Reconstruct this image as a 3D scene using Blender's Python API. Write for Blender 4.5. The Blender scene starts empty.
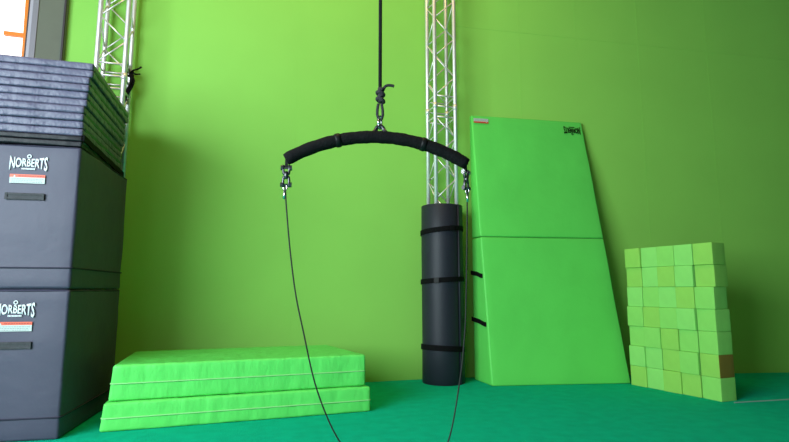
import bpy, bmesh, math, random
from mathutils import Vector, Matrix, noise

random.seed(7)
S = bpy.context.scene
COL = S.collection
PI = math.pi
R = math.radians

# ------------------------------------------------------------------ camera
cd = bpy.data.cameras.new('camera')
cam = bpy.data.objects.new('camera', cd)
COL.objects.link(cam)
cam.location = (0, 0, 1.05)
cam.rotation_euler = (R(90 + 7.45), 0, R(-16.5))
cd.sensor_width = 36
cd.lens = 520 / 789 * 36
cd.clip_start = 0.05
S.camera = cam

# ------------------------------------------------------------------ world, light, exposure
w = bpy.data.worlds.new('sky')
S.world = w
w.use_nodes = True
w.node_tree.nodes['Background'].inputs[0].default_value = (1.0, 0.93, 0.90, 1)
w.node_tree.nodes['Background'].inputs[1].default_value = 2.4
S.view_settings.view_transform = 'Standard'
S.view_settings.look = 'None'
S.view_settings.exposure = 0.0
S.view_settings.gamma = 1.0
S.view_settings.use_curve_mapping = False


def area(name, loc, target, sx, sy, power, color, spread=180):
    l = bpy.data.lights.new(name, 'AREA')
    l.shape = 'RECTANGLE'
    l.size, l.size_y = sx, sy
    l.energy = power
    l.color = color
    l.spread = R(spread)
    o = bpy.data.objects.new(name, l)
    COL.objects.link(o)
    o.location = loc
    d = Vector(target) - Vector(loc)
    o.rotation_euler = d.to_track_quat('-Z', 'Y').to_euler()
    return o


# daylight entering the high opening of the left wall, the doorway behind, and the hall lamps overhead
area('daylight_left_opening', (-4.5, 0.3, 2.7), (1.6, 5.3, 0.9), 4.4, 3.6, 735, (0.78, 0.96, 1.0))
area('daylight_rear_door', (-3.2, -3.8, 2.4), (-2.4, 5, 1.8), 2.0, 3.2, 40, (0.80, 0.84, 1.0), 110)
area('hall_lamp_light', (0.4, 3.4, 8.2), (0.8, 5.6, 3.0), 3.0, 1.2, 110, (1.0, 0.66, 0.20), 130)


# ------------------------------------------------------------------ materials
def mat(name, col, rough=0.5, metal=0.0, var=0.0, vscale=4.0, bump=0.0, bscale=30.0, bstretch=(1, 1, 1), spec=0.5,
        sheen=0.0, obj_random=0.0):
    m = bpy.data.materials.new(name)
    m.use_nodes = True
    nt = m.node_tree
    b = nt.nodes['Principled BSDF']
    b.inputs['Roughness'].default_value = rough
    b.inputs['Metallic'].default_value = metal
    b.inputs['Specular IOR Level'].default_value = spec
    b.inputs['Base Color'].default_value = (*col, 1)
    tc = nt.nodes.new('ShaderNodeTexCoord')
    mp = nt.nodes.new('ShaderNodeMapping')
    mp.inputs['Scale'].default_value = bstretch
    nt.links.new(tc.outputs['Object'], mp.inputs['Vector'])
    last = None
    if var > 0:
        n = nt.nodes.new('ShaderNodeTexNoise')
        n.inputs['Scale'].default_value = vscale
        n.inputs['Detail'].default_value = 5
        nt.links.new(mp.outputs[0], n.inputs['Vector'])
        r = nt.nodes.new('ShaderNodeMapRange')
        r.inputs['To Min'].default_value = 1 - var
        r.inputs['To Max'].default_value = 1 + var
        r.inputs['From Min'].default_value = 0.3
        r.inputs['From Max'].default_value = 0.7
        nt.links.new(n.outputs[0], r.inputs['Value'])
        v = nt.nodes.new('ShaderNodeVectorMath')
        v.operation = 'SCALE'
        v.inputs[0].default_value = col
        nt.links.new(r.outputs[0], v.inputs['Scale'])
        nt.links.new(v.outputs[0], b.inputs['Base Color'])
        last = v
    if bump > 0:
        n2 = nt.nodes.new('ShaderNodeTexNoise')
        n2.inputs['Scale'].default_value = bscale
        n2.inputs['Detail'].default_value = 4
        nt.links.new(mp.outputs[0], n2.inputs['Vector'])
        bp = nt.nodes.new('ShaderNodeBump')
        bp.inputs['Strength'].default_value = bump
        bp.inputs['Distance'].default_value = 0.02
        nt.links.new(n2.outputs[0], bp.inputs['Height'])
        nt.links.new(bp.outputs[0], b.inputs['Normal'])
    return m


M = {
    'wall_green': mat('wall_green_paint', (0.235, 0.565, 0.095), 0.72, var=0.03, vscale=1.2, bump=0.05, bscale=8, spec=0.3),
    'carpet': mat('teal_carpet', (0.0, 0.43, 0.28), 0.95, var=0.10, vscale=9, bump=0.5, bscale=240, spec=0.1),
    'dark_wall': mat('dim_hall_wall', (0.12, 0.13, 0.11), 0.9),
    'grey_panel': mat('grey_green_panel', (0.12, 0.135, 0.105), 0.7, var=0.08, vscale=3),
    'frame_grey': mat('grey_window_frame', (0.22, 0.21, 0.25), 0.4),
    'frame_white': mat('white_window_frame', (0.4, 0.38, 0.45), 0.4),
    'frame_dark': mat('dark_window_gasket', (0.03, 0.02, 0.03), 0.5),
    'orange': mat('orange_window_bar', (0.85, 0.22, 0.01), 0.5),
    'alu': mat('aluminium_tube', (0.76, 0.72, 0.74), 0.42, metal=0.6, var=0.05, vscale=20),
    'vinyl_green': mat('green_vinyl', (0.11, 0.64, 0.12), 0.42, var=0.04, vscale=3, bump=0.7, bscale=9, bstretch=(1,1,.4), spec=0.25),
    'vinyl_wedge': mat('green_wedge_vinyl', (0.11, 0.61, 0.10), 0.45, var=0.04, vscale=2, bump=0.22, bscale=6, spec=0.25),
    'vinyl_seam': mat('pale_zip_seam', (0.24, 0.60, 0.22), 0.6),
    'vinyl_seam_dark': mat('dark_green_stitching', (0.03, 0.26, 0.03), 0.7),
    'vinyl_slate': mat('slate_blue_vinyl', (0.054, 0.051, 0.086), 0.5, var=0.04, vscale=3, bump=0.22, bscale=7, spec=0.3),
    'vinyl_thin': mat('slate_thin_mat_vinyl', (0.095, 0.090, 0.150), 0.40, var=0.06, vscale=5, bump=0.8, bscale=13, spec=0.35),
    'vinyl_end_bounce': mat('mat_end_green_bounce', (0.022, 0.115, 0.055), 0.6, var=0.06, vscale=4, bump=0.15, bscale=9, spec=0.3),  # green bounce off the wall put into the colour, shown on the hinges
    'vinyl_black': mat('black_mat_vinyl', (0.012, 0.012, 0.017), 0.5, bump=0.4, bscale=12, spec=0.25),
    'piping': mat('dark_slate_piping', (0.03, 0.03, 0.05), 0.8, spec=0.1),
    'black': mat('black_webbing', (0.003, 0.003, 0.004), 0.8, bump=0.3, bscale=120, spec=0.1),
    'velcro_grey': mat('grey_handle_webbing', (0.035, 0.035, 0.042), 0.8, var=0.2, vscale=30),
    'white': mat('white_print', (0.58, 0.60, 0.64), 0.6),
    'label_white': mat('white_label', (0.42, 0.47, 0.47), 0.6),
    'label_red': mat('orange_red_label', (0.62, 0.075, 0.03), 0.5),
    'label_text': mat('grey_label_print', (0.15,0.17,0.18), 0.6),
    'red_text': mat('dark_red_print', (0.35, 0.03, 0.02), 0.6),
    'foam_dark': mat('charcoal_foam_sheet', (0.015, 0.017, 0.028), 0.5, var=0.06, vscale=5, bump=0.08, bscale=60, spec=0.3),
    'foam_black': mat('black_foam_sleeve', (0.006, 0.006, 0.007), 0.85, var=0.15, vscale=40, bump=0.35, bscale=90, spec=0.12),
    'tape': mat('black_tape', (0.004, 0.004, 0.005), 0.5, spec=0.2),
    'rope': mat('black_braided_rope', (0.010, 0.009, 0.012), 0.8, bump=0.6, bscale=160, spec=0.2),
    'rope_grey': mat('charcoal_braided_rope', (0.02, 0.017, 0.026), 0.75, bump=0.6, bscale=160),
    'steel': mat('bright_steel', (0.72, 0.71, 0.74), 0.25, metal=1.0),
    'dark_steel': mat('dark_steel', (0.10, 0.10, 0.11), 0.35, metal=0.9),
    'cable': mat('steel_cable', (0.02, 0.02, 0.02), 0.6, metal=0.0, spec=0.2),
    'strip': mat('grey_carpet_strip', (0.20, 0.34, 0.32), 0.6),
    'foam_a': mat('green_foam', (0.25, 0.63, 0.135), 0.9, var=0.05, vscale=6, bump=0.12, bscale=150, spec=0.1),
    'foam_b': mat('yellow_green_foam', (0.275, 0.59, 0.11), 0.9, var=0.05, vscale=6, bump=0.12, bscale=150, spec=0.1),
    'foam_c': mat('pale_green_foam', (0.26, 0.66, 0.16), 0.9, var=0.05, vscale=6, bump=0.12, bscale=150, spec=0.1),
    'foam_brown': mat('olive_brown_foam', (0.23, 0.33, 0.05), 0.9, var=0.05, vscale=6, bump=0.12, bscale=150, spec=0.1),
    'foam_side': mat('brown_foam_side', (0.20, 0.15, 0.03), 0.9, bump=0.12, bscale=150, spec=0.1),
}


# ------------------------------------------------------------------ helpers
def link(name, bm, m, parent=None, smooth=False, loc=None, rot=None):
    me = bpy.data.meshes.new(name)
    bmesh.ops.recalc_face_normals(bm, faces=bm.faces)
    bm.to_mesh(me)
    bm.free()
    for mm in (m if isinstance(m, (list, tuple)) else [m]):
        me.materials.append(mm)
    if smooth:
        for p in me.polygons:
            p.use_smooth = True
    o = bpy.data.objects.new(name, me)
    COL.objects.link(o)
    if parent:
        o.parent = parent
    if loc:
        o.location = loc
    if rot:
        o.rotation_euler = rot
    return o


def tag(o, label=None, cat=None, group=None, kind=None):
    if label: o['label'] = label
    if cat: o['category'] = cat
    if group: o['group'] = group
    if kind: o['kind'] = kind
    return o


def thing(name, label, cat, loc=(0, 0, 0), rz=0, group=None):
    o = bpy.data.objects.new(name, None)
    o.empty_display_size = 0.1
    COL.objects.link(o)
    o.location = loc
    o.rotation_euler = (0, 0, rz)
    return tag(o, label, cat, group)


def box(bm, x0, x1, y0, y1, z0, z1, mi=0):
    v = [bm.verts.new((x, y, z)) for x in (x0, x1) for y in (y0, y1) for z in (z0, z1)]
    for f in ((0, 1, 3, 2), (4, 6, 7, 5), (0, 4, 5, 1), (2, 3, 7, 6), (0, 2, 6, 4), (1, 5, 7, 3)):
        bm.faces.new([v[i] for i in f]).material_index = mi
    return bm


def tube(bm, pts, r, n=10, closed=False, cap=True):
    """sweep a circle of radius r (number or list) along pts"""
    pts = [Vector(p) for p in pts]
    N = len(pts)
    rings = []
    prev = None
    for i, p in enumerate(pts):
        if closed:
            t = (pts[(i + 1) % N] - pts[i - 1]).normalized()
        else:
            t = (pts[min(i + 1, N - 1)] - pts[max(i - 1, 0)]).normalized()
        if prev is None:
            a = Vector((0, 0, 1)) if abs(t.z) < 0.9 else Vector((1, 0, 0))
            u = t.cross(a).normalized()
        else:
            u = (prev - t * prev.dot(t)).normalized()
        prev = u
        v = t.cross(u)
        rr = r[i] if isinstance(r, (list, tuple)) else r
        rings.append([bm.verts.new(p + (u * math.cos(2 * PI * k / n) + v * math.sin(2 * PI * k / n)) * rr) for k in range(n)])
    for i in range(N if closed else N - 1):
        a, b = rings[i], rings[(i + 1) % N]
        for k in range(n):
            bm.faces.new((a[k], a[(k + 1) % n], b[(k + 1) % n], b[k]))
    if cap and not closed:
        bm.faces.new(rings[0])
        bm.faces.new(rings[-1])
    return bm


def axis_samples(h, r, step):
    inner = max(h - r, 0.001)
    n = max(1, int(round(2 * inner / step)))
    e = [h, h - r * 0.08, h - r * 0.3, h - r * 0.62]
    return [-q for q in e] + [-inner + 2 * inner * i / n for i in range(n + 1)] + [q for q in reversed(e)]


def soft_box(sx, sy, sz, r, step=0.08, amp=0.004, freq=6.0, seed=0, bulge=0.0, aniso=(1, 1, 1)):
    """rounded, slightly rumpled box, base centre at the origin"""
    bm = bmesh.new()
    H = Vector((sx / 2, sy / 2, sz / 2))
    A = [axis_samples(H[i], r, step) for i in range(3)]
    for ax in range(3):
        a, b = [(1, 2), (2, 0), (0, 1)][ax]
        for sgn in (-1, 1):
            g = []
            for u in A[a]:
                row = []
                for v in A[b]:
                    p = [0, 0, 0]
                    p[ax] = sgn * H[ax]; p[a] = u; p[b] = v
                    row.append(bm.verts.new(p))
                g.append(row)
            for i in range(len(A[a]) - 1):
                for j in range(len(A[b]) - 1):
                    bm.faces.new((g[i][j], g[i + 1][j], g[i + 1][j + 1], g[i][j + 1]))
    bmesh.ops.remove_doubles(bm, verts=bm.verts, dist=1e-5)
    off = Vector((seed * 7.3, seed * 3.1, seed * 5.7))
    for v in bm.verts:
        p = v.co.copy()
        c = Vector([max(-H[i] + r, min(H[i] - r, p[i])) for i in range(3)])
        d = (p - c)
        n = d.normalized() if d.length > 1e-9 else Vector((0, 0, 1))
        q = c + n * r
        k = noise.noise(Vector((q.x * aniso[0], q.y * aniso[1], q.z * aniso[2])) * freq + off)
        k += 0.5 * noise.noise(Vector((q.x * aniso[0], q.y * aniso[1], q.z * aniso[2])) * freq * 2.3 + off)
        amt = amp * k
        if n.z < -0.5:
            amt = 0
        elif n.z > 0.5:
            amt = -abs(amt)
        q += n * amt
        v.co = q + Vector((0, 0, H.z))
    return bm


def rect_loop(sx, sy, z, r=0.03):
    P = []
    for cx, cy, a0 in ((1, 1, 0), (-1, 1, 90), (-1, -1, 180), (1, -1, 270)):
        for k in range(5):
            a = R(a0 + 22.5 * k)
            P.append((cx * (sx / 2 - r) + r * math.cos(a), cy * (sy / 2 - r) + r * math.sin(a), z))
    # densify straight runs
    Q = []
    for i in range(len(P)):
        a, b = Vector(P[i]), Vector(P[(i + 1) % len(P)])
        n = max(1, int((b - a).length / 0.1))
        for k in range(n):
            Q.append(a.lerp(b, k / n))
    return Q


def text_mesh(txt, size=1.0):
    cu = bpy.data.curves.new('t', 'FONT')
    cu.body = txt
    cu.size = size
    cu.offset = 0.026
    cu.resolution_u = 3
    o = bpy.data.objects.new('t', cu)
    COL.objects.link(o)
    bpy.context.view_layer.update()
    me = bpy.data.meshes.new_from_object(o.evaluated_get(bpy.context.evaluated_depsgraph_get()))
    bm = bmesh.new()
    bm.from_mesh(me)
    bpy.data.objects.remove(o)
    bpy.data.curves.remove(cu)
    bpy.data.meshes.remove(me)
    return bm


def logo_bm(width, height, depth=0.0015):
    """bow-tie lettering NORBERTS with a ring above and a small banner below, in the XZ plane facing -Y"""
    bm = text_mesh('NORBERTS')
    bmesh.ops.subdivide_edges(bm, edges=[e for e in bm.edges if e.calc_length() > 0.12], cuts=3)
    xs = [v.co.x for v in bm.verts]; ys = [v.co.y for v in bm.verts]
    x0, x1, y0, y1 = min(xs), max(xs), min(ys), max(ys)
    for v in bm.verts:
        u = (v.co.x - x0) / (x1 - x0) * 2 - 1
        t = (v.co.y - y0) / (y1 - y0)
        lo = 0.26 * (1 - u * u) - 0.02 * u
        hi = 0.74 + 0.16 * u * u
        v.co = Vector((u * width / 2, 0, (lo + (hi - lo) * t) * height))
    # ring and banner
    n = 20
    for (ra, rb) in ((0.055, 0.10),):
        a = [bm.verts.new((math.cos(2 * PI * k / n) * ra * width * 0.6, 0, height * 0.88 + math.sin(2 * PI * k / n) * ra * width * 0.6)) for k in range(n)]
        b = [bm.verts.new((math.cos(2 * PI * k / n) * rb * width * 0.6, 0, height * 0.88 + math.sin(2 * PI * k / n) * rb * width * 0.6)) for k in range(n)]
        for k in range(n):
            bm.faces.new((a[k], b[k], b[(k + 1) % n], a[(k + 1) % n]))
    for x0 in range(-5, 5):
        X = x0 * width * 0.036 + 0.001
        v = [bm.verts.new(p) for p in ((X, 0, height * 0.08), (X + width * .028, 0, height * 0.08), (X + width * .028, 0, height * 0.17), (X, 0, height * 0.17))]
        bm.faces.new(v)
    ext = bmesh.ops.extrude_face_region(bm, geom=list(bm.faces))
    bmesh.ops.translate(bm, verts=[e for e in ext['geom'] if isinstance(e, bmesh.types.BMVert)], vec=(0, -depth, 0))
    return bm


def warning_label_bm(wd, ht, depth=0.0015):
    bm = bmesh.new()
    box(bm, -wd / 2, wd / 2, -depth, 0, 0, ht * 0.66, 0)
    box(bm, -wd / 2, wd / 2, -depth, 0, ht * 0.66, ht, 1)
    # warning triangle and lines of fine print
    rnd = random.Random(3)
    for r_ in range(3):
        x = -wd * 0.44
        while x < wd * 0.42:
            l = rnd.uniform(0.02, 0.07) * wd
            z = ht * (0.10 + 0.18 * r_)
            box(bm, x, min(x + l, wd * .45), -depth * 1.6, -depth, z, z + ht * 0.05, 2)
            x += l + wd * 0.02
    x = -wd * 0.26
    while x < wd * 0.44:
        l = rnd.uniform(0.03, 0.08) * wd
        box(bm, x, min(x + l, wd * .46), -depth * 1.6, -depth, ht * 0.77, ht * 0.87, 3)
        x += l + wd * 0.02
    v = [bm.verts.new((-wd * .40 + a, -depth * 1.8, ht * .70 + b)) for a, b in ((0, 0), (wd * .07, 0), (wd * .035, ht * .22))]
    f = bm.faces.new(v); f.material_index = 0
    return bm


# ------------------------------------------------------------------ the setting
WY = 5.94          # back wall plane
CX = 2.45          # the wall bends here, behind the middle truss
bm = bmesh.new()
box(bm, -6.0, 9.0, -4.0, 7.5, -0.2, 0.0)
floor = tag(link('floor', bm, M['carpet']), 'teal green carpet floor of the gym', kind='structure')
HC = 8.6
bm = bmesh.new()
box(bm, -6.3, 9.0, -4.2, 7.5, HC, HC + 0.2)
tag(link('ceiling', bm, M['dark_wall']), kind='structure')
bm = bmesh.new()
box(bm, -1.84, CX, WY, WY + 0.15, 0, HC)
# the upright board seams show as very shallow ridges
box(bm, 0.55, 0.56, WY - 0.0015, WY, 0.0, HC)
tag(link('wall_back', bm, M['wall_green']), kind='structure')
# right stretch of the back wall, turned a little toward the room
th = math.atan2(5.22 - WY, 6.08 - CX)
bm = bmesh.new()
L = 7.0
box(bm, 0, L, 0, 0.15, 0, HC)
for x in (0.98, 1.75, 2.62, 3.6):
    box(bm, x, x + 0.012, -0.002, 0, 0.02 if x != 1.75 else 4.2, HC)
v = [bm.verts.new(p) for p in ((0, -0.0025, 4.46), (L, -0.0025, 4.05), (L, -0.0025, 4.08), (0, -0.0025, 4.49),
                               (0, 0, 4.46), (L, 0, 4.05), (L, 0, 4.08), (0, 0, 4.49))]
for f in ((0, 1, 2, 3), (0, 4, 5, 1), (3, 2, 6, 7)):
    bm.faces.new([v[i] for i in f])
tag(link('wall_right', bm, M['wall_green'], loc=(CX, WY, 0), rot=(0, 0, th)), kind='structure')
# wall beside the camera's left, with the tall opening that lets the daylight in
bm = bmesh.new()
box(bm, -4.8, -4.6, -4.0, -1.9, 0, HC)
box(bm, -4.8, -4.6, 2.5, 6.1, 0, HC)
box(bm, -4.8, -4.6, -1.9, 2.5, 0, 0.9)
box(bm, -4.8, -4.6, -1.9, 2.5, 4.5, HC)
tag(link('wall_left', bm, M['dark_wall']), kind='structure')
bm = bmesh.new()
box(bm, -6.0, 9.0, -4.2, -4.0, 0, HC)
tag(link('wall_front', bm, M['dark_wall']), kind='structure')
bm = bmesh.new()
box(bm, 9.0, 9.2, -4.2, 7.5, 0, HC)
tag(link('wall_far_right', bm, M['dark_wall']), kind='structure')
# grey panel and window at the far left of the back wall
bm = bmesh.new()
box(bm, -2.095, -1.84, WY - 0.05, WY + 0.15, 0, HC)
box(bm, -6.0, -2.095, WY, WY + 0.15, 0, 2.4)
box(bm, -6.0, -2.095, WY, WY + 0.15, 6.4, HC)
box(bm, -6.0, -4.0, WY, WY + 0.15, 2.4, 6.4)
tag(link('wall_back_left', bm, M['grey_panel']), kind='structure')
bm = bmesh.new()
box(bm, -1.862, -1.845, WY - 0.07, WY - 0.05, 0, HC)
tag(link('trim_1', bm, M['frame_dark']), kind='structure')
wroot = bpy.data.objects.new('window_1', None)
COL.objects.link(wroot)
wroot.location = (-3.05, WY, 2.4)
tag(wroot, kind='structure')
bm = bmesh.new()
box(bm, 0.905, 0.955, -0.06, 0.06, 0, 4.0)
link('window_frame', bm, M['frame_grey'], wroot)
bm = bmesh.new()
box(bm, 0.875, 0.905, -0.05, 0.06, 0, 4.0)
box(bm, -0.955, -0.90, -0.05, 0.06, 0, 4.0)
box(bm, -0.955, 0.905, -0.05, 0.06, 0, 0.06)
box(bm, -0.955, 0.905, -0.05, 0.06, 3.94, 4.0)
link('window_sash', bm, M['frame_white'], wroot)
bm = bmesh.new()
box(bm, 0.860, 0.875, -0.045, 0.06, 0.06, 3.94)
link('window_gasket', bm, M['frame_dark'], wroot)
bm = bmesh.new()
v = [bm.verts.new(p) for p in ((0.86, 0.0, .06), (0.86, 0.12, .06), (0.845, 0.12, .06), (0.845, 0, .06),
                               (0.86, 0.0, 3.94), (0.86, 0.12, 3.94), (0.76, 0.12, 3.94), (0.76, 0, 3.94))]
for f in ((0, 1, 2, 3), (4, 5, 6, 7), (0, 1, 5, 4), (1, 2, 6, 5), (2, 3, 7, 6), (3, 0, 4, 7)):
    bm.faces.new([v[i] for i in f])
box(bm, 0.64, 0.845, 0.02, 0.06, 1.235, 1.275)
link('orange_bar', bm, M['orange'], wroot)

# thin strip in the carpet at the right
bm = bmesh.new()
tube(bm, [(4.45, 3.905, 0.003), (6.4, 3.78, 0.003)], 0.007, 6)
tag(link('trim_2', bm, M['strip']), kind='structure')


# ------------------------------------------------------------------ trusses
def truss(name, cx, cy, zj, label, h=8.55):
    t = thing(name, label, 'truss', (cx, cy, 0))
    s = 0.128
    corners = [(-s, -s), (s, -s), (s, s), (-s, s)]
    for (x, y) in corners:
        bm = bmesh.new()
        tube(bm, [(x, y, 0.012), (x, y, h)], 0.0235, 14)
        # coupling sleeve where two lengths join
        tube(bm, [(x, y, zj - 0.035), (x, y, zj + 0.035)], 0.028, 14)
        link('leg', bm, M['alu'], t, smooth=True)
    # zigzag lacing and the cluster of rungs at the joint, one mesh for each face
    for i in range(4):
        a, b = Vector((*corners[i], 0)), Vector((*corners[(i + 1) % 4], 0))
        for (z0, z1) in ((0.1, zj - 0.13), (zj + 0.13, h - 0.05)):
            bm = bmesh.new()
            n = max(2, int(round((z1 - z0) / 0.25)))
            for k in range(n):
                p, q = (a, b) if (k + i) % 2 == 0 else (b, a)
                tube(bm, [p + Vector((0, 0, z0 + (z1 - z0) * k / n)), q + Vector((0, 0, z0 + (z1 - z0) * (k + 1) / n))], 0.0075, 8)
            link('lacing', bm, M['alu'], t, smooth=True)
        for dz in (-0.13, 0.0, 0.13):
            bm = bmesh.new()
            tube(bm, [a + Vector((0, 0, zj + dz)), b + Vector((0, 0, zj + dz))], 0.010, 8)
            link('rung', bm, M['alu'], t, smooth=True)
    bm = bmesh.new()
    box(bm, -0.17, 0.17, -0.17, 0.17, 0, 0.012)
    link('base_plate', bm, M['alu'], t)
    return t


truss('lighting_truss', -1.325, 5.73, 3.18, 'silver square truss column rising behind the grey mat stack')
truss('lighting_truss', 2.278, 5.69, 3.21, 'silver square truss column rising out of the charcoal foam wrap')

# black buckled strap tied to the left truss
t = thing('tie_strap', 'black knotted strap with buckle tied to the left truss leg', 'strap', (-1.185, 5.84, 2.95))
bm = bmesh.new()
for z in (0.34, 0.375):
    tube(bm, [(-0.018 + 0.036 * math.cos(a), 0.011 + 0.036 * math.sin(a), z + 0.012 * math.cos(a * 2)) for a in [2 * PI * k / 16 for k in range(16)]], 0.012, 8, closed=True)
link('loop', bm, M['black'], t, smooth=True)
bm = bmesh.new()
tube(bm, [(-0.01, -0.03, 0.35), (0.03, -0.045, 0.385), (0.07, -0.05, 0.40), (0.11, -0.05, 0.43)], 0.009, 8)
tube(bm, [(-0.01, -0.03, 0.37), (-0.035, -0.04, 0.41), (-0.03, -0.04, 0.45)], 0.010, 8)
tube(bm, [(0.0, -0.03, 0.36), (0.06, -0.045, 0.345), (0.10, -0.05, 0.35)], 0.008, 8)
link('loose_end', bm, M['black'], t, smooth=True)
bm = bmesh.new()
P = [(0.0, -0.03, 0.35), (0.022, -0.04, 0.29), (0.012, -0.045, 0.22), (-0.02, -0.04, 0.15), (-0.035, -0.04, 0.06)]
tube(bm, P, [0.012, 0.02, 0.014, 0.02, 0.014], 8)
tube(bm, [(0.018, -0.035, 0.34), (0.045, -0.04, 0.27), (0.03, -0.045, 0.2), (-0.01, -0.04, 0.12)], 0.010, 8)
link('hanging_webbing', bm, M['black'], t, smooth=True)
bm = bmesh.new()
box(bm, -0.055, -0.005, -0.055, -0.03, 0.02, 0.07)
bmesh.ops.bevel(bm, geom=bm.edges[:], offset=0.006, segments=2, affect='EDGES')
link('buckle', bm, M['tape'], t)

# charcoal foam sheet wrapped round the middle truss
RX, RY, RR, RH = 2.262, 5.68, 0.247, 2.02
t = thing('foam_wrap', 'tall charcoal foam mat rolled around the foot of the middle truss', 'rolled mat', (RX, RY, 0))
bm = bmesh.new()
n = 96
prof = []
th_ = 0.014
rings = []
for k in range(n + 18):                       # a bit more than one turn: the outer end overlaps
    a = R(-60) + 2 * PI * k / n
    rr = RR - (0.014 if k > n - 2 else 0.014 * k / n) * 1.0
    col = []
    for z in (0.0, 0.006, 0.5, 1.0, 1.5, RH - 0.006, RH):
        e = 0.004 if z in (0.0, RH) else 0
        w_ = 0.002 * math.sin(3 * a + z * 4)
        col.append(bm.verts.new(((rr - e + w_) * math.cos(a), (rr - e + w_) * math.sin(a), z)))
    inner = []
    for z in (RH, 0.0):
        inner.append(bm.verts.new(((rr - th_) * math.cos(a), (rr - th_) * math.sin(a), z)))
    rings.append(col + inner)
for k in range(len(rings) - 1):
    a, b = rings[k], rings[k + 1]
    m_ = len(a)
    for j in range(m_):
        bm.faces.new((a[j], b[j], b[(j + 1) % m_], a[(j + 1) % m_]))
bm.faces.new(rings[0]); bm.faces.new(rings[-1])
link('foam_sheet', bm, M['foam_dark'], t, smooth=True)
for (z, tilt, w_) in ((1.722, 0.035, 0.055), (1.145, 0.02, 0.055), (0.385, -0.03, 0.060)):
    bm = bmesh.new()
    N = 72
    rg = []
    for k in range(N):
        a = 2 * PI * k / N
        zz = z + tilt * math.cos(a) * 0.6 - 0.012 * math.sin(a)
        rg.append([bm.verts.new((r_ * math.cos(a), r_ * math.sin(a), zz + dz)) for r_, dz in
                   ((RR + 0.001, -w_ / 2), (RR + 0.005, -w_ / 2), (RR + 0.005, w_ / 2), (RR + 0.001, w_ / 2))])
    for k in range(N):
        a, b = rg[k], rg[(k + 1) % N]
        for j in range(4):
            bm.faces.new((a[j], b[j], b[(j + 1) % 4], a[(j + 1) % 4]))
    st = link('strap', bm, M['black'], t)
    bm = bmesh.new()
    a0 = -PI / 2 - 0.25 + (0.25 if z > 1.5 else (0.9 if z < 1 else -0.5))
    pv = []
    for k in range(6):
        a = a0 + 0.22 * k / 5
        zz = z + tilt * math.cos(a) * 0.6 - 0.012 * math.sin(a)
        pv.append([bm.verts.new(((RR + q) * math.cos(a), (RR + q) * math.sin(a), zz + dz)) for q, dz in ((0.004, -w_ * .55), (0.012, -w_ * .55), (0.012, w_ * .55), (0.004, w_ * .55))])
    for k in range(5):
        a, b = pv[k], pv[k + 1]
        for j in range(4):
            bm.faces.new((a[j], b[j], b[(j + 1) % 4], a[(j + 1) % 4]))
    bm.faces.new(pv[0]); bm.faces.new(pv[-1])
    link('buckle', bm, M['tape'], st)


# ------------------------------------------------------------------ grey mat stack at the left
SRZ = R(-3.3)
SX, SY, SW, SD = -1.18, 4.33, 2.45, 1.17          # right front corner, width, depth


def corner_place(o, cx, cy, wd, dp, rz, z):
    """put an object whose origin is its base centre so that its front right corner is at (cx, cy)"""
    v = Matrix.Rotation(rz, 3, 'Z') @ Vector((wd / 2, -dp / 2, 0))
    o.location = (cx - v.x, cy - v.y, z)
    o.rotation_euler = (0, 0, rz)


def two_tone(bm, hx):
    """right hand end of the cover takes the second material"""
    bm.normal_update()
    for f in bm.faces:
        c = f.calc_center_median()
        if abs(c.x) > hx and abs(f.normal.x) > 0.7:
            f.material_index = 0


def thick_mat(z, hh, label, lx):
    t = thing('crash_mat', label, 'crash mat', group=None)
    corner_place(t, SX, SY, SW, SD, R(-5), z)
    bm = soft_box(SW, SD, hh - 0.002, 0.022, 0.07, 0.006, 3.2, seed=int(z * 10) + 1)
    two_tone(bm, SW / 2 - 0.02)
    link('cover', bm, [M['vinyl_slate'], M['vinyl_end_bounce']], t, smooth=True)
    bm = bmesh.new()
    tube(bm, rect_loop(SW + 0.006, SD + 0.006, 0.152, 0.022), 0.006, 6, closed=True)
    tube(bm, rect_loop(SW - 0.008, SD - 0.008, hh - 0.016, 0.022), 0.006, 6, closed=True)
    link('piping', bm, M['piping'], t, smooth=True)
    fy = -SD / 2 - 0.006
    # local x of a world x near the front face
    xc = SW / 2 + (lx + 0.0 - SX)
    o = link('logo', logo_bm(0.25, 0.125), M['white'], t, loc=(xc, fy, hh - 0.205))
    o['label'] = 'white curved lettering under a small ring'
    o = link('warning_label', warning_label_bm(0.232, 0.066), [M['label_white'], M['label_red'], M['label_text'], M['red_text']], t,
             loc=(xc, fy, hh - 0.297))
    o['label'] = 'white label with an orange red top band'
    bm = bmesh.new()
    box(bm, -0.125, 0.125, -0.006, 0, 0, 0.05)
    box(bm, -0.125, 0.125, -0.010, -0.006, 0.004, 0.016)
    box(bm, -0.125, 0.125, -0.010, -0.006, 0.034, 0.046)
    box(bm, -0.128, -0.112, -0.011, -0.006, 0, 0.05)
    box(bm, 0.112, 0.128, -0.011, -0.006, 0, 0.05)
    link('handle_strap', bm, M['velcro_grey'], t, loc=(xc - 0.005, fy, hh - 0.42))
    return t


thick_mat(0.0, 1.05, 'thick grey crash mat on the floor at the bottom of the left stack', -1.52)
thick_mat(1.05, 1.065, 'thick grey crash mat resting on the bottom one of the left stack', -1.52)

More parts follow.
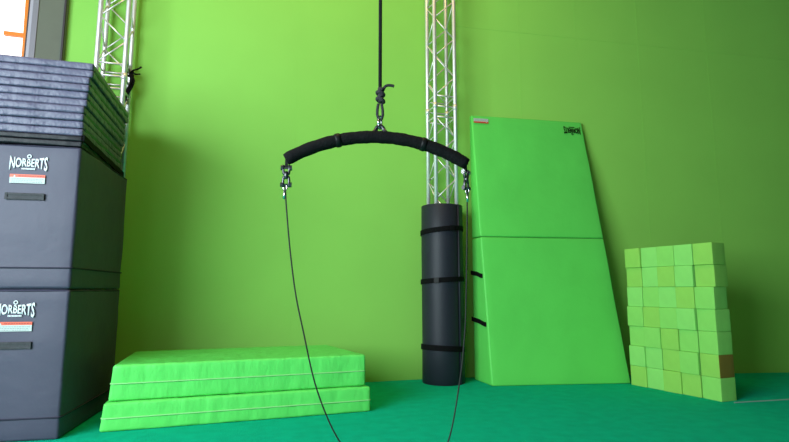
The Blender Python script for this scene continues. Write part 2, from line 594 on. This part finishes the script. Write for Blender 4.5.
# black folded mat with its strap, then five thin folded mats
def folded(z, dx, dy, hp, m, end, label, seed, wd=SW, dp=SD + 0.02, rz=R(-1.4)):
    t = thing('folding_mat', label, 'folding mat', group='thin folded mats on the left stack')
    corner_place(t, SX + dx, SY + dy, wd, dp, rz, z)
    for k in range(2):
        bm = soft_box(wd, dp, hp - 0.002, min(hp * 0.24, 0.014), 0.04, 0.0045, 11, seed=seed + k * 3, aniso=(1.6, 1, 1))
        two_tone(bm, wd / 2 - 0.018)
        link('panel', bm, [m, end], t, smooth=True, loc=(0, 0.0, k * hp))
    bm = bmesh.new()
    # hinge fabric joining the two panels on the right hand end
    box(bm, wd / 2 - 0.004, wd / 2 + 0.0015, -dp / 2 + 0.05, dp / 2 - 0.05, hp * 0.8, hp * 1.2)
    link('hinge', bm, end, t)
    return t


blk = folded(2.115, 0.0, 0.0, 0.042, M['vinyl_black'], M['vinyl_end_bounce'], 'thin black folding mat lying directly on the thick grey crash mats', 40)
words = ['lowest grey folding mat of the five on top of the left stack',
         'second grey folding mat from below, above the black one on the left stack',
         'middle grey folding mat of the five topping the left stack',
         'grey folding mat just beneath the topmost one of the left stack',
         'topmost grey folding mat of the left stack, nearest the window']
HP = 0.0585
for i in range(5):
    folded(2.199 + 2 * HP * i, [0.004, 0.0, 0.014, 0.022, 0.04][i], [0.0, -0.008, 0.004, -0.004, 0.0][i], HP,
           M['vinyl_thin'], M['vinyl_end_bounce'], words[i], 50 + i * 7)
# black strap hanging along the right end of the black mat
bm = bmesh.new()
sx_ = SW / 2 + 0.006
for a, b, z0, z1 in ((-SD / 2 - 0.02, SD / 2 + 0.07, 0.062, 0.050),):
    nseg = 14
    pv = []
    for k in range(nseg + 1):
        y = a + (b - a) * k / nseg
        zc = z0 + (z1 - z0) * k / nseg + 0.003 * math.sin(k * 1.7)
        pv.append([bm.verts.new((sx_ + q, y, zc + dz)) for q, dz in ((0, -0.022), (0.012, -0.022), (0.012, 0.026), (0, 0.026))])
    for k in range(nseg):
        for j in range(4):
            bm.faces.new((pv[k][j], pv[k + 1][j], pv[k + 1][(j + 1) % 4], pv[k][(j + 1) % 4]))
    bm.faces.new(pv[0]); bm.faces.new(pv[-1])
link('strap', bm, M['black'], blk)


# ------------------------------------------------------------------ green crash mats on the floor
def green_mat(cx, cy, wd, dp, hh, rz, z, label, seed, shear, zs):
    t = thing('crash_mat', label, 'crash mat')
    corner_place(t, cx, cy, wd, dp, rz, z)
    bm = soft_box(wd, dp, hh, 0.022, 0.035, 0.006, 8, seed=seed, aniso=(1.8, 1.4, 0.5))
    for v in bm.verts:                      # squashed foam: back edge drifts sideways, top pulls in at the left
        v.co.x += shear * (v.co.y / dp + 0.5) * (v.co.x / wd + 0.5) + 0.03 * (v.co.y / dp + 0.5) * (0.5 - v.co.x / wd)
        if v.co.x < 0:
            v.co.x += 0.022 * v.co.z / hh * (-v.co.x / (wd / 2))
    link('cover', bm, M['vinyl_green'], t, smooth=True)
    bm = bmesh.new()
    zz = zs
    lp = rect_loop(wd + 0.004, dp + 0.004, zz, 0.03)
    for p in lp:
        p.x += shear * (p.y / dp + 0.5) * (p.x / wd + 0.5) + 0.03 * (p.y / dp + 0.5) * (0.5 - p.x / wd)
        if p.x < 0:
            p.x += 0.022 * zz / hh * (-p.x / (wd / 2))
    tube(bm, lp, 0.0055, 6, closed=True)
    link('zip_seam', bm, M['vinyl_seam'], t, smooth=True)
    return t


green_mat(1.13, 4.53, 2.085, 1.02, 0.212, R(2.5), 0.0, 'lower bright green crash mat lying flat on the carpet', 3, -0.10, 0.098)
green_mat(1.09, 4.56, 2.005, 0.93, 0.268, R(2.6), 0.213, 'upper bright green crash mat lying on top of the lower one', 11, -0.15, 0.128)

# ------------------------------------------------------------------ folded wedge standing against the wall
wrz = R(-10.5)
W_W, W_H, D0, D1 = 1.60, 3.185, 0.44, 0.06
t = thing('wedge_mat', 'tall green folding wedge mat standing upright against the wall', 'wedge mat', (2.675, 5.745, 0), wrz)


def wedge_point(x, y, z):
    u = x / W_W
    return Vector((x * (1 - 0.07 * z / W_H) - y * math.tan(-wrz), y + 0.13 * (z / W_H) * u, z))


def wedge_half(z0, z1, seed):
    """local: x 0..W_W, back at y=0, front at -depth(z)"""
    hh = z1 - z0
    bm = soft_box(W_W, 1.0, hh, 0.018, 0.07, 0.0, 1, seed=seed)
    off = Vector((seed, 2.2, 3.3))
    for v in bm.verts:
        x, y, z = v.co
        zz = z + z0
        d = D0 + (D1 - D0) * zz / W_H
        fy = (y + 0.5)                       # 0 front .. 1 back
        # keep the edge rounding at real size
        if fy < 0.018: yy = -d + fy
        elif fy > 0.982: yy = -(1 - fy)
        else: yy = -d + 0.018 + (fy - 0.018) / 0.964 * (d - 0.036)
        k = noise.noise(Vector((x * 2.2, yy * 2, zz * 2.2)) + off) + 0.5 * noise.noise(Vector((x * 6, yy * 5, zz * 5)) + off)
        if fy < 0.3: yy += 0.007 * k
        v.co = wedge_point(x + W_W / 2, yy, zz)
    return bm


ZF = 1.655
link('lower_section', wedge_half(0.0, ZF - 0.004, 5), M['vinyl_wedge'], t, smooth=True)
up = link('upper_section', wedge_half(ZF + 0.004, W_H, 9), M['vinyl_wedge'], t, smooth=True)
bm = bmesh.new()
dF = D0 + (D1 - D0) * ZF / W_H
box(bm, 0.006, W_W - 0.006, -dF + 0.010, -dF + 0.022, ZF - 0.02, ZF + 0.02)
for v in bm.verts:
    v.co = wedge_point(*v.co)
link('fold_hinge', bm, M['vinyl_seam_dark'], t)


def on_face(o, x, z, lift):
    """lay a print on the slanting front, upside down, with its base line at height z"""
    d = lambda zz: -(D0 + (D1 - D0) * zz / W_H)
    p = wedge_point(x, d(z), z)
    ex = (wedge_point(x - 0.1, d(z), z) - p).normalized()
    ez = (wedge_point(x, d(z - 0.1), z - 0.1) - p).normalized()
    ey = ez.cross(ex).normalized()
    ez = ex.cross(ey)
    m = Matrix((ex, ey, ez)).transposed().to_4x4()
    m.translation = p - ey * lift
    o.matrix_local = m


o = link('logo', logo_bm(0.225, 0.125), M['black'], up)
on_face(o, W_W - 0.175, 3.115, 0.009)
o['label'] = 'black curved lettering printed upside down'
o = link('warning_label', warning_label_bm(0.19, 0.060), [M['label_white'], M['label_red'], M['label_text'], M['red_text']], up)
on_face(o, 0.125, 3.140, 0.009)
o['label'] = 'small white label with a red band'
for z in (1.215, 0.67):
    bm = bmesh.new()
    d = D0 + (D1 - D0) * z / W_H
    pts = [(-0.006, 0.02, 0.03), (-0.010, -d * 0.5, 0.012), (-0.006, -d + 0.06, -0.012), (-0.004, -d + 0.015, -0.016)]
    pv = []
    for (x, y, dz) in pts:
        pv.append([bm.verts.new(wedge_point(*q)) for q in ((x, y, z + dz - 0.025), (x - 0.006, y, z + dz - 0.025), (x - 0.006, y, z + dz + 0.025), (x, y, z + dz + 0.025))])
    for k in range(len(pv) - 1):
        for j in range(4):
            bm.faces.new((pv[k][j], pv[k + 1][j], pv[k + 1][(j + 1) % 4], pv[k][(j + 1) % 4]))
    bm.faces.new(pv[0]); bm.faces.new(pv[-1])
    link('strap', bm, M['black'], t)

# ------------------------------------------------------------------ foam blocks
rnd = random.Random(21)
B = 0.2
BH = 0.2145


def foam_mesh(i):
    bm = soft_box(B - 0.002, B - 0.002, BH - 0.001, 0.005, 0.06, 0.0012, 8, seed=i)
    me = bpy.data.meshes.new('foam_block')
    bmesh.ops.recalc_face_normals(bm, faces=bm.faces)
    bm.to_mesh(me)
    bm.free()
    for p in me.polygons:
        p.use_smooth = True
    return me


RAD = math.atan2(4.93 - 3.97, 4.375 - 4.215)     # direction along the row
ux, uy = (4.215 - 4.375) / 0.973, (4.93 - 3.97) / 0.973
rowname = ['bottom row', 'second row from the floor', 'third row from the floor', 'fourth row from the floor',
           'fifth row from the floor', 'second row from the top', 'top row']
colname = ['nearest the wedge mat', 'second from the wedge mat', 'in the middle column', 'second from the right end', 'at the right end']
tone = ['aacbb', 'ccbba', 'aabaa', 'abaca', 'acabb'[:5], 'bcbab', 'baacb']
tone = [
    'bcbba',   # bottom
    'ccbab',
    'aabaa',
    'abaca',
    'cacba',
    'bcbcb',
    'bcacb',
]
for r_ in range(7):
    for c in range(5):                        # c = 0 far end by the wedge, 4 near right end
        s = (4 - c) * B + 0.1
        jx = rnd.uniform(-0.013, 0.013)
        js = 0.0
        rz = rnd.uniform(-1.2, 1.2)
        lean = 0.0
        if r_ >= 4:
            js = [0.0, 0.001, 0.002, 0.002, -0.012][c] - (r_ - 4) * 0.006    # the upper end blocks have crept apart
        if r_ in (2, 3) and c == 4:
            js = -0.016
        if c == 4 and r_ < 4:
            rz = -5.0 + rz * 0.5; js = -0.014; jx = 0.004
        inx, iny = uy, -ux                     # into the stack, away from the daylight (+x)
        px = 4.375 + ux * (s + js) + inx * (B / 2 + jx)
        py = 3.97 + uy * (s + js) + iny * (B / 2 + jx)
        mk = {'a': 'foam_a', 'b': 'foam_b', 'c': 'foam_c'}[tone[r_][c]]
        mats = [M[mk]]
        if (r_, c) == (5, 2): mats = [M['foam_b']]
        o = bpy.data.objects.new('foam_block', foam_mesh(r_ * 5 + c))
        COL.objects.link(o)
        o.data.materials.append(mats[0])
        if (r_, c) == (1, 4):
            o.data.materials.append(M['foam_side'])
            for p in o.data.polygons:
                if p.normal.x > 0.6 or p.normal.y < -0.6:
                    pass
                if p.normal.y < -0.6:
                    p.material_index = 1
        o.location = (px, py, r_ * BH)
        o.rotation_euler = (0, 0, math.atan2(uy, ux) - PI / 2 + R(rz))
        tag(o, 'green foam block %s, %s of the stack' % (colname[c], rowname[r_]), 'foam block', 'foam blocks stacked by the wall')

# ------------------------------------------------------------------ hanging bar with cable
BC = Vector((0.746, 2.837, 0))
BU = Vector((0.986, -0.168, 0)).normalized()


def bp(s, z):
    return BC + BU * s + Vector((0, 0, z))


t = thing('hanging_spreader_bar', 'curved bar in black foam sleeve hanging level from the rope', 'spreader bar', (BC.x, BC.y, 1.9))


def loc_(p):
    return p - Vector((BC.x, BC.y, 1.9))


def arc(s):                               # height of the bar's centreline at s, a circular sweep
    Rr_ = 1.0
    return 1.925 - (Rr_ - math.sqrt(Rr_ * Rr_ - s * s))


LS, RS = -0.527, 0.520
bm = bmesh.new()
ss = [LS + (RS - LS) * k / 48 for k in range(49)]
rr = [0.036 + 0.0012 * math.sin(k * 1.3) + 0.0008 * math.sin(k * 3.1) for k in range(49)]
rr[0] = 0.033; rr[-1] = 0.033
tube(bm, [loc_(bp(s, arc(s))) for s in ss], rr, 20)
link('foam_sleeve', bm, M['foam_black'], t, smooth=True)
for s0 in (-0.236, 0.262):
    bm = bmesh.new()
    tube(bm, [loc_(bp(s0 + d, arc(s0 + d))) for d in (-0.016, -0.008, 0, 0.008, 0.016)], [0.0375, 0.041, 0.041, 0.041, 0.0375], 20)
    link('tape_band', bm, M['tape'], t, smooth=True)
# eye plate on the crown
bm = bmesh.new()
N = 18
for y0 in (0,):
    tube(bm, [Vector((0.024 * math.cos(2 * PI * k / N), 0, 0.062 + 0.03 * math.sin(2 * PI * k / N))) for k in range(N)], 0.012, 8, closed=True)
    tube(bm, [(-0.055, 0, 0.030), (-0.020, 0, 0.072)], 0.013, 8)
    tube(bm, [(0.055, 0, 0.030), (0.020, 0, 0.072)], 0.013, 8)
link('eye_plate', bm, M['dark_steel'], t, smooth=True, loc=(0.006 * BU.x, 0, 0), rot=(0, 0, math.atan2(BU.y, BU.x)))
# end tabs, shackle swivels
for s0, zt in ((LS + 0.004, arc(LS)), (RS - 0.006, arc(RS))):
    e = loc_(bp(s0, zt))
    sw = bpy.data.objects.new('swivel', None)
    sw.empty_display_size = 0.03
    COL.objects.link(sw); sw.parent = t
    sw.location = e + Vector((0, 0, 0.034))
    sw.scale = (0.68, 0.8, 1.0)
    sw.rotation_euler = (0, 0, math.atan2(BU.y, BU.x) + (0 if s0 < 0 else 0.7))
    bm = bmesh.new()
    box(bm, -0.012, 0.012, -0.005, 0.005, -0.085, 0.005)
    box(bm, -0.004, 0.026, -0.006, 0.006, -0.035, 0.005)
    link('tab', bm, M['tape'], sw)
    for zb, rb in ((-0.082, 0.015), (-0.178, 0.014)):
        bm = bmesh.new()
        tube(bm, [(-0.046, 0, zb), (-0.026, 0, zb), (-0.026, 0, zb), (0.026, 0, zb), (0.026, 0, zb), (0.046, 0, zb)], [rb, rb, 0.006, 0.006, rb, rb], 10)
        link('bolt', bm, M['steel'] if s0 > 0 and zb > -0.1 else M['dark_steel'], sw, smooth=False)
    bm = bmesh.new()
    tube(bm, [(-0.022, 0, -0.066), (-0.026, 0, -0.09), (-0.022, 0, -0.112), (0, 0, -0.122), (0.022, 0, -0.112), (0.026, 0, -0.09), (0.022, 0, -0.066)], 0.011, 8)
    link('upper_shackle', bm, M['dark_steel'], sw, smooth=True)
    bm = bmesh.new()
    tube(bm, [(-0.022, 0, -0.192), (-0.025, 0, -0.16), (-0.022, 0, -0.138), (0, 0, -0.130), (0.022, 0, -0.138), (0.025, 0, -0.16), (0.022, 0, -0.192)], 0.011, 8)
    link('lower_shackle', bm, M['dark_steel'], sw, smooth=True)
    bm = bmesh.new()
    tube(bm, [(0, 0, -0.104), (0, 0, -0.144)], 0.019, 12)
    link('swivel_body', bm, M['dark_steel'], sw, smooth=True)

# cable loop hanging from both swivels
def catmull(P, n=8):
    P = [Vector(p) for p in P]
    Q = []
    for i in range(len(P) - 1):
        p0 = P[max(i - 1, 0)]; p1 = P[i]; p2 = P[i + 1]; p3 = P[min(i + 2, len(P) - 1)]
        for k in range(n):
            u = k / n
            Q.append(0.5 * ((2 * p1) + (-p0 + p2) * u + (2 * p0 - 5 * p1 + 4 * p2 - p3) * u * u + (-p0 + 3 * p1 - 3 * p2 + p3) * u ** 3))
    Q.append(P[-1])
    return Q


zl, zr = arc(LS) - 0.150, arc(RS) - 0.150
c = thing('hanging_cable', 'thin dark steel cable looping down from both ends of the bar', 'cable', (BC.x, BC.y, 0))
path = [(LS, zl), (-0.517, 1.50), (-0.491, 1.264), (-0.456, 1.03), (-0.4106, 0.829), (-0.329, 0.511), (-0.202, 0.239), (-0.03, 0.072),
        (0.12, 0.045), (0.27, 0.085), (0.386, 0.220), (0.458, 0.547), (0.490, 0.80), (0.501, 0.988), (0.512, 1.3), (RS, zr)]
pts = catmull([BU * s + Vector((0, 0, z)) for s, z in path])
bm = bmesh.new()
tube(bm, pts, 0.0042, 8)
link('cable', bm, M['cable'], c, smooth=True)
for s0, zt, dz in ((LS, zl, -1), (RS, zr, -1)):
    bm = bmesh.new()
    s1 = s0 + (-0.006 if s0 < 0 else 0.0)
    a = BU * s0 + Vector((0, 0, zt))
    # splice: thimble eye, ferrule and doubled cable
    tube(bm, [a + BU * (0.010 * math.cos(2 * PI * k / 14)) + Vector((0, 0, -0.010 + 0.016 * math.sin(2 * PI * k / 14))) for k in range(14)], 0.0040, 8, closed=True)
    tube(bm, [a + Vector((0, 0, -0.024)), BU * s1 + Vector((0, 0, zt - 0.075))], [0.0085, 0.0065], 10)
    link('ferrule', bm, M['steel'], c, smooth=True)

# rope, knot and quick link above the bar
t = thing('hanging_rope', 'black rope with a tied knot and steel link holding the curved bar', 'rope', (BC.x + 0.006, BC.y, 0))
bm = bmesh.new()
tube(bm, [(0, 0, 2.20), (0.0, 0, 3.5), (0.0, 0, 7.5)], 0.0105, 10)
link('rope', bm, M['rope'], t, smooth=True)
bm = bmesh.new()
for k, z in enumerate((2.148, 2.168, 2.188, 2.206)):
    ax = 0.026 if k != 3 else 0.022
    tl = (-0.010, 0.012, -0.008, 0.010)[k]
    tube(bm, [(0.002 + ax * 0.75 * math.cos(a), 0.022 * math.sin(a), z + tl * math.cos(a)) for a in [2 * PI * j / 16 for j in range(16)]], 0.0105, 8, closed=True)
tube(bm, [(0.0, -0.01, 2.135), (0.0, -0.004, 2.222)], 0.015, 8)
link('knot', bm, M['rope_grey'], t, smooth=True)
bm = bmesh.new()
for sg in (-1, 1):
    tube(bm, [(sg * 0.010, 0, 2.125), (sg * 0.016, 0, 2.09), (sg * 0.017, 0, 2.06), (sg * 0.010, 0, 2.035), (0, 0, 2.026)], 0.0085, 8)
link('rope_loop', bm, M['rope_grey'], t, smooth=True)
bm = bmesh.new()
tube(bm, catmull([(0.012, -0.01, 2.20), (0.026, -0.02, 2.228), (0.05, -0.024, 2.236), (0.078, -0.026, 2.233)], 5), 0.0085, 8)
link('rope_tail', bm, M['rope_grey'], t, smooth=True)
bm = bmesh.new()
loop = [(0.010, 1.985), (0.010, 2.04), (0.0, 2.052), (-0.010, 2.04), (-0.010, 1.985), (0, 1.973)]
cl = []
for i in range(6):
    a, b = loop[i], loop[(i + 1) % 6]
    cl.append((a[0], 0, a[1])); cl.append(((a[0] + b[0]) / 2, 0, (a[1] + b[1]) / 2))
tube(bm, cl, 0.006, 8, closed=True)
tube(bm, [(-0.010, 0, 1.998), (-0.010, 0, 2.026)], 0.010, 6)
link('quick_link', bm, M['steel'], t, smooth=True, rot=(0, 0, 0.3))
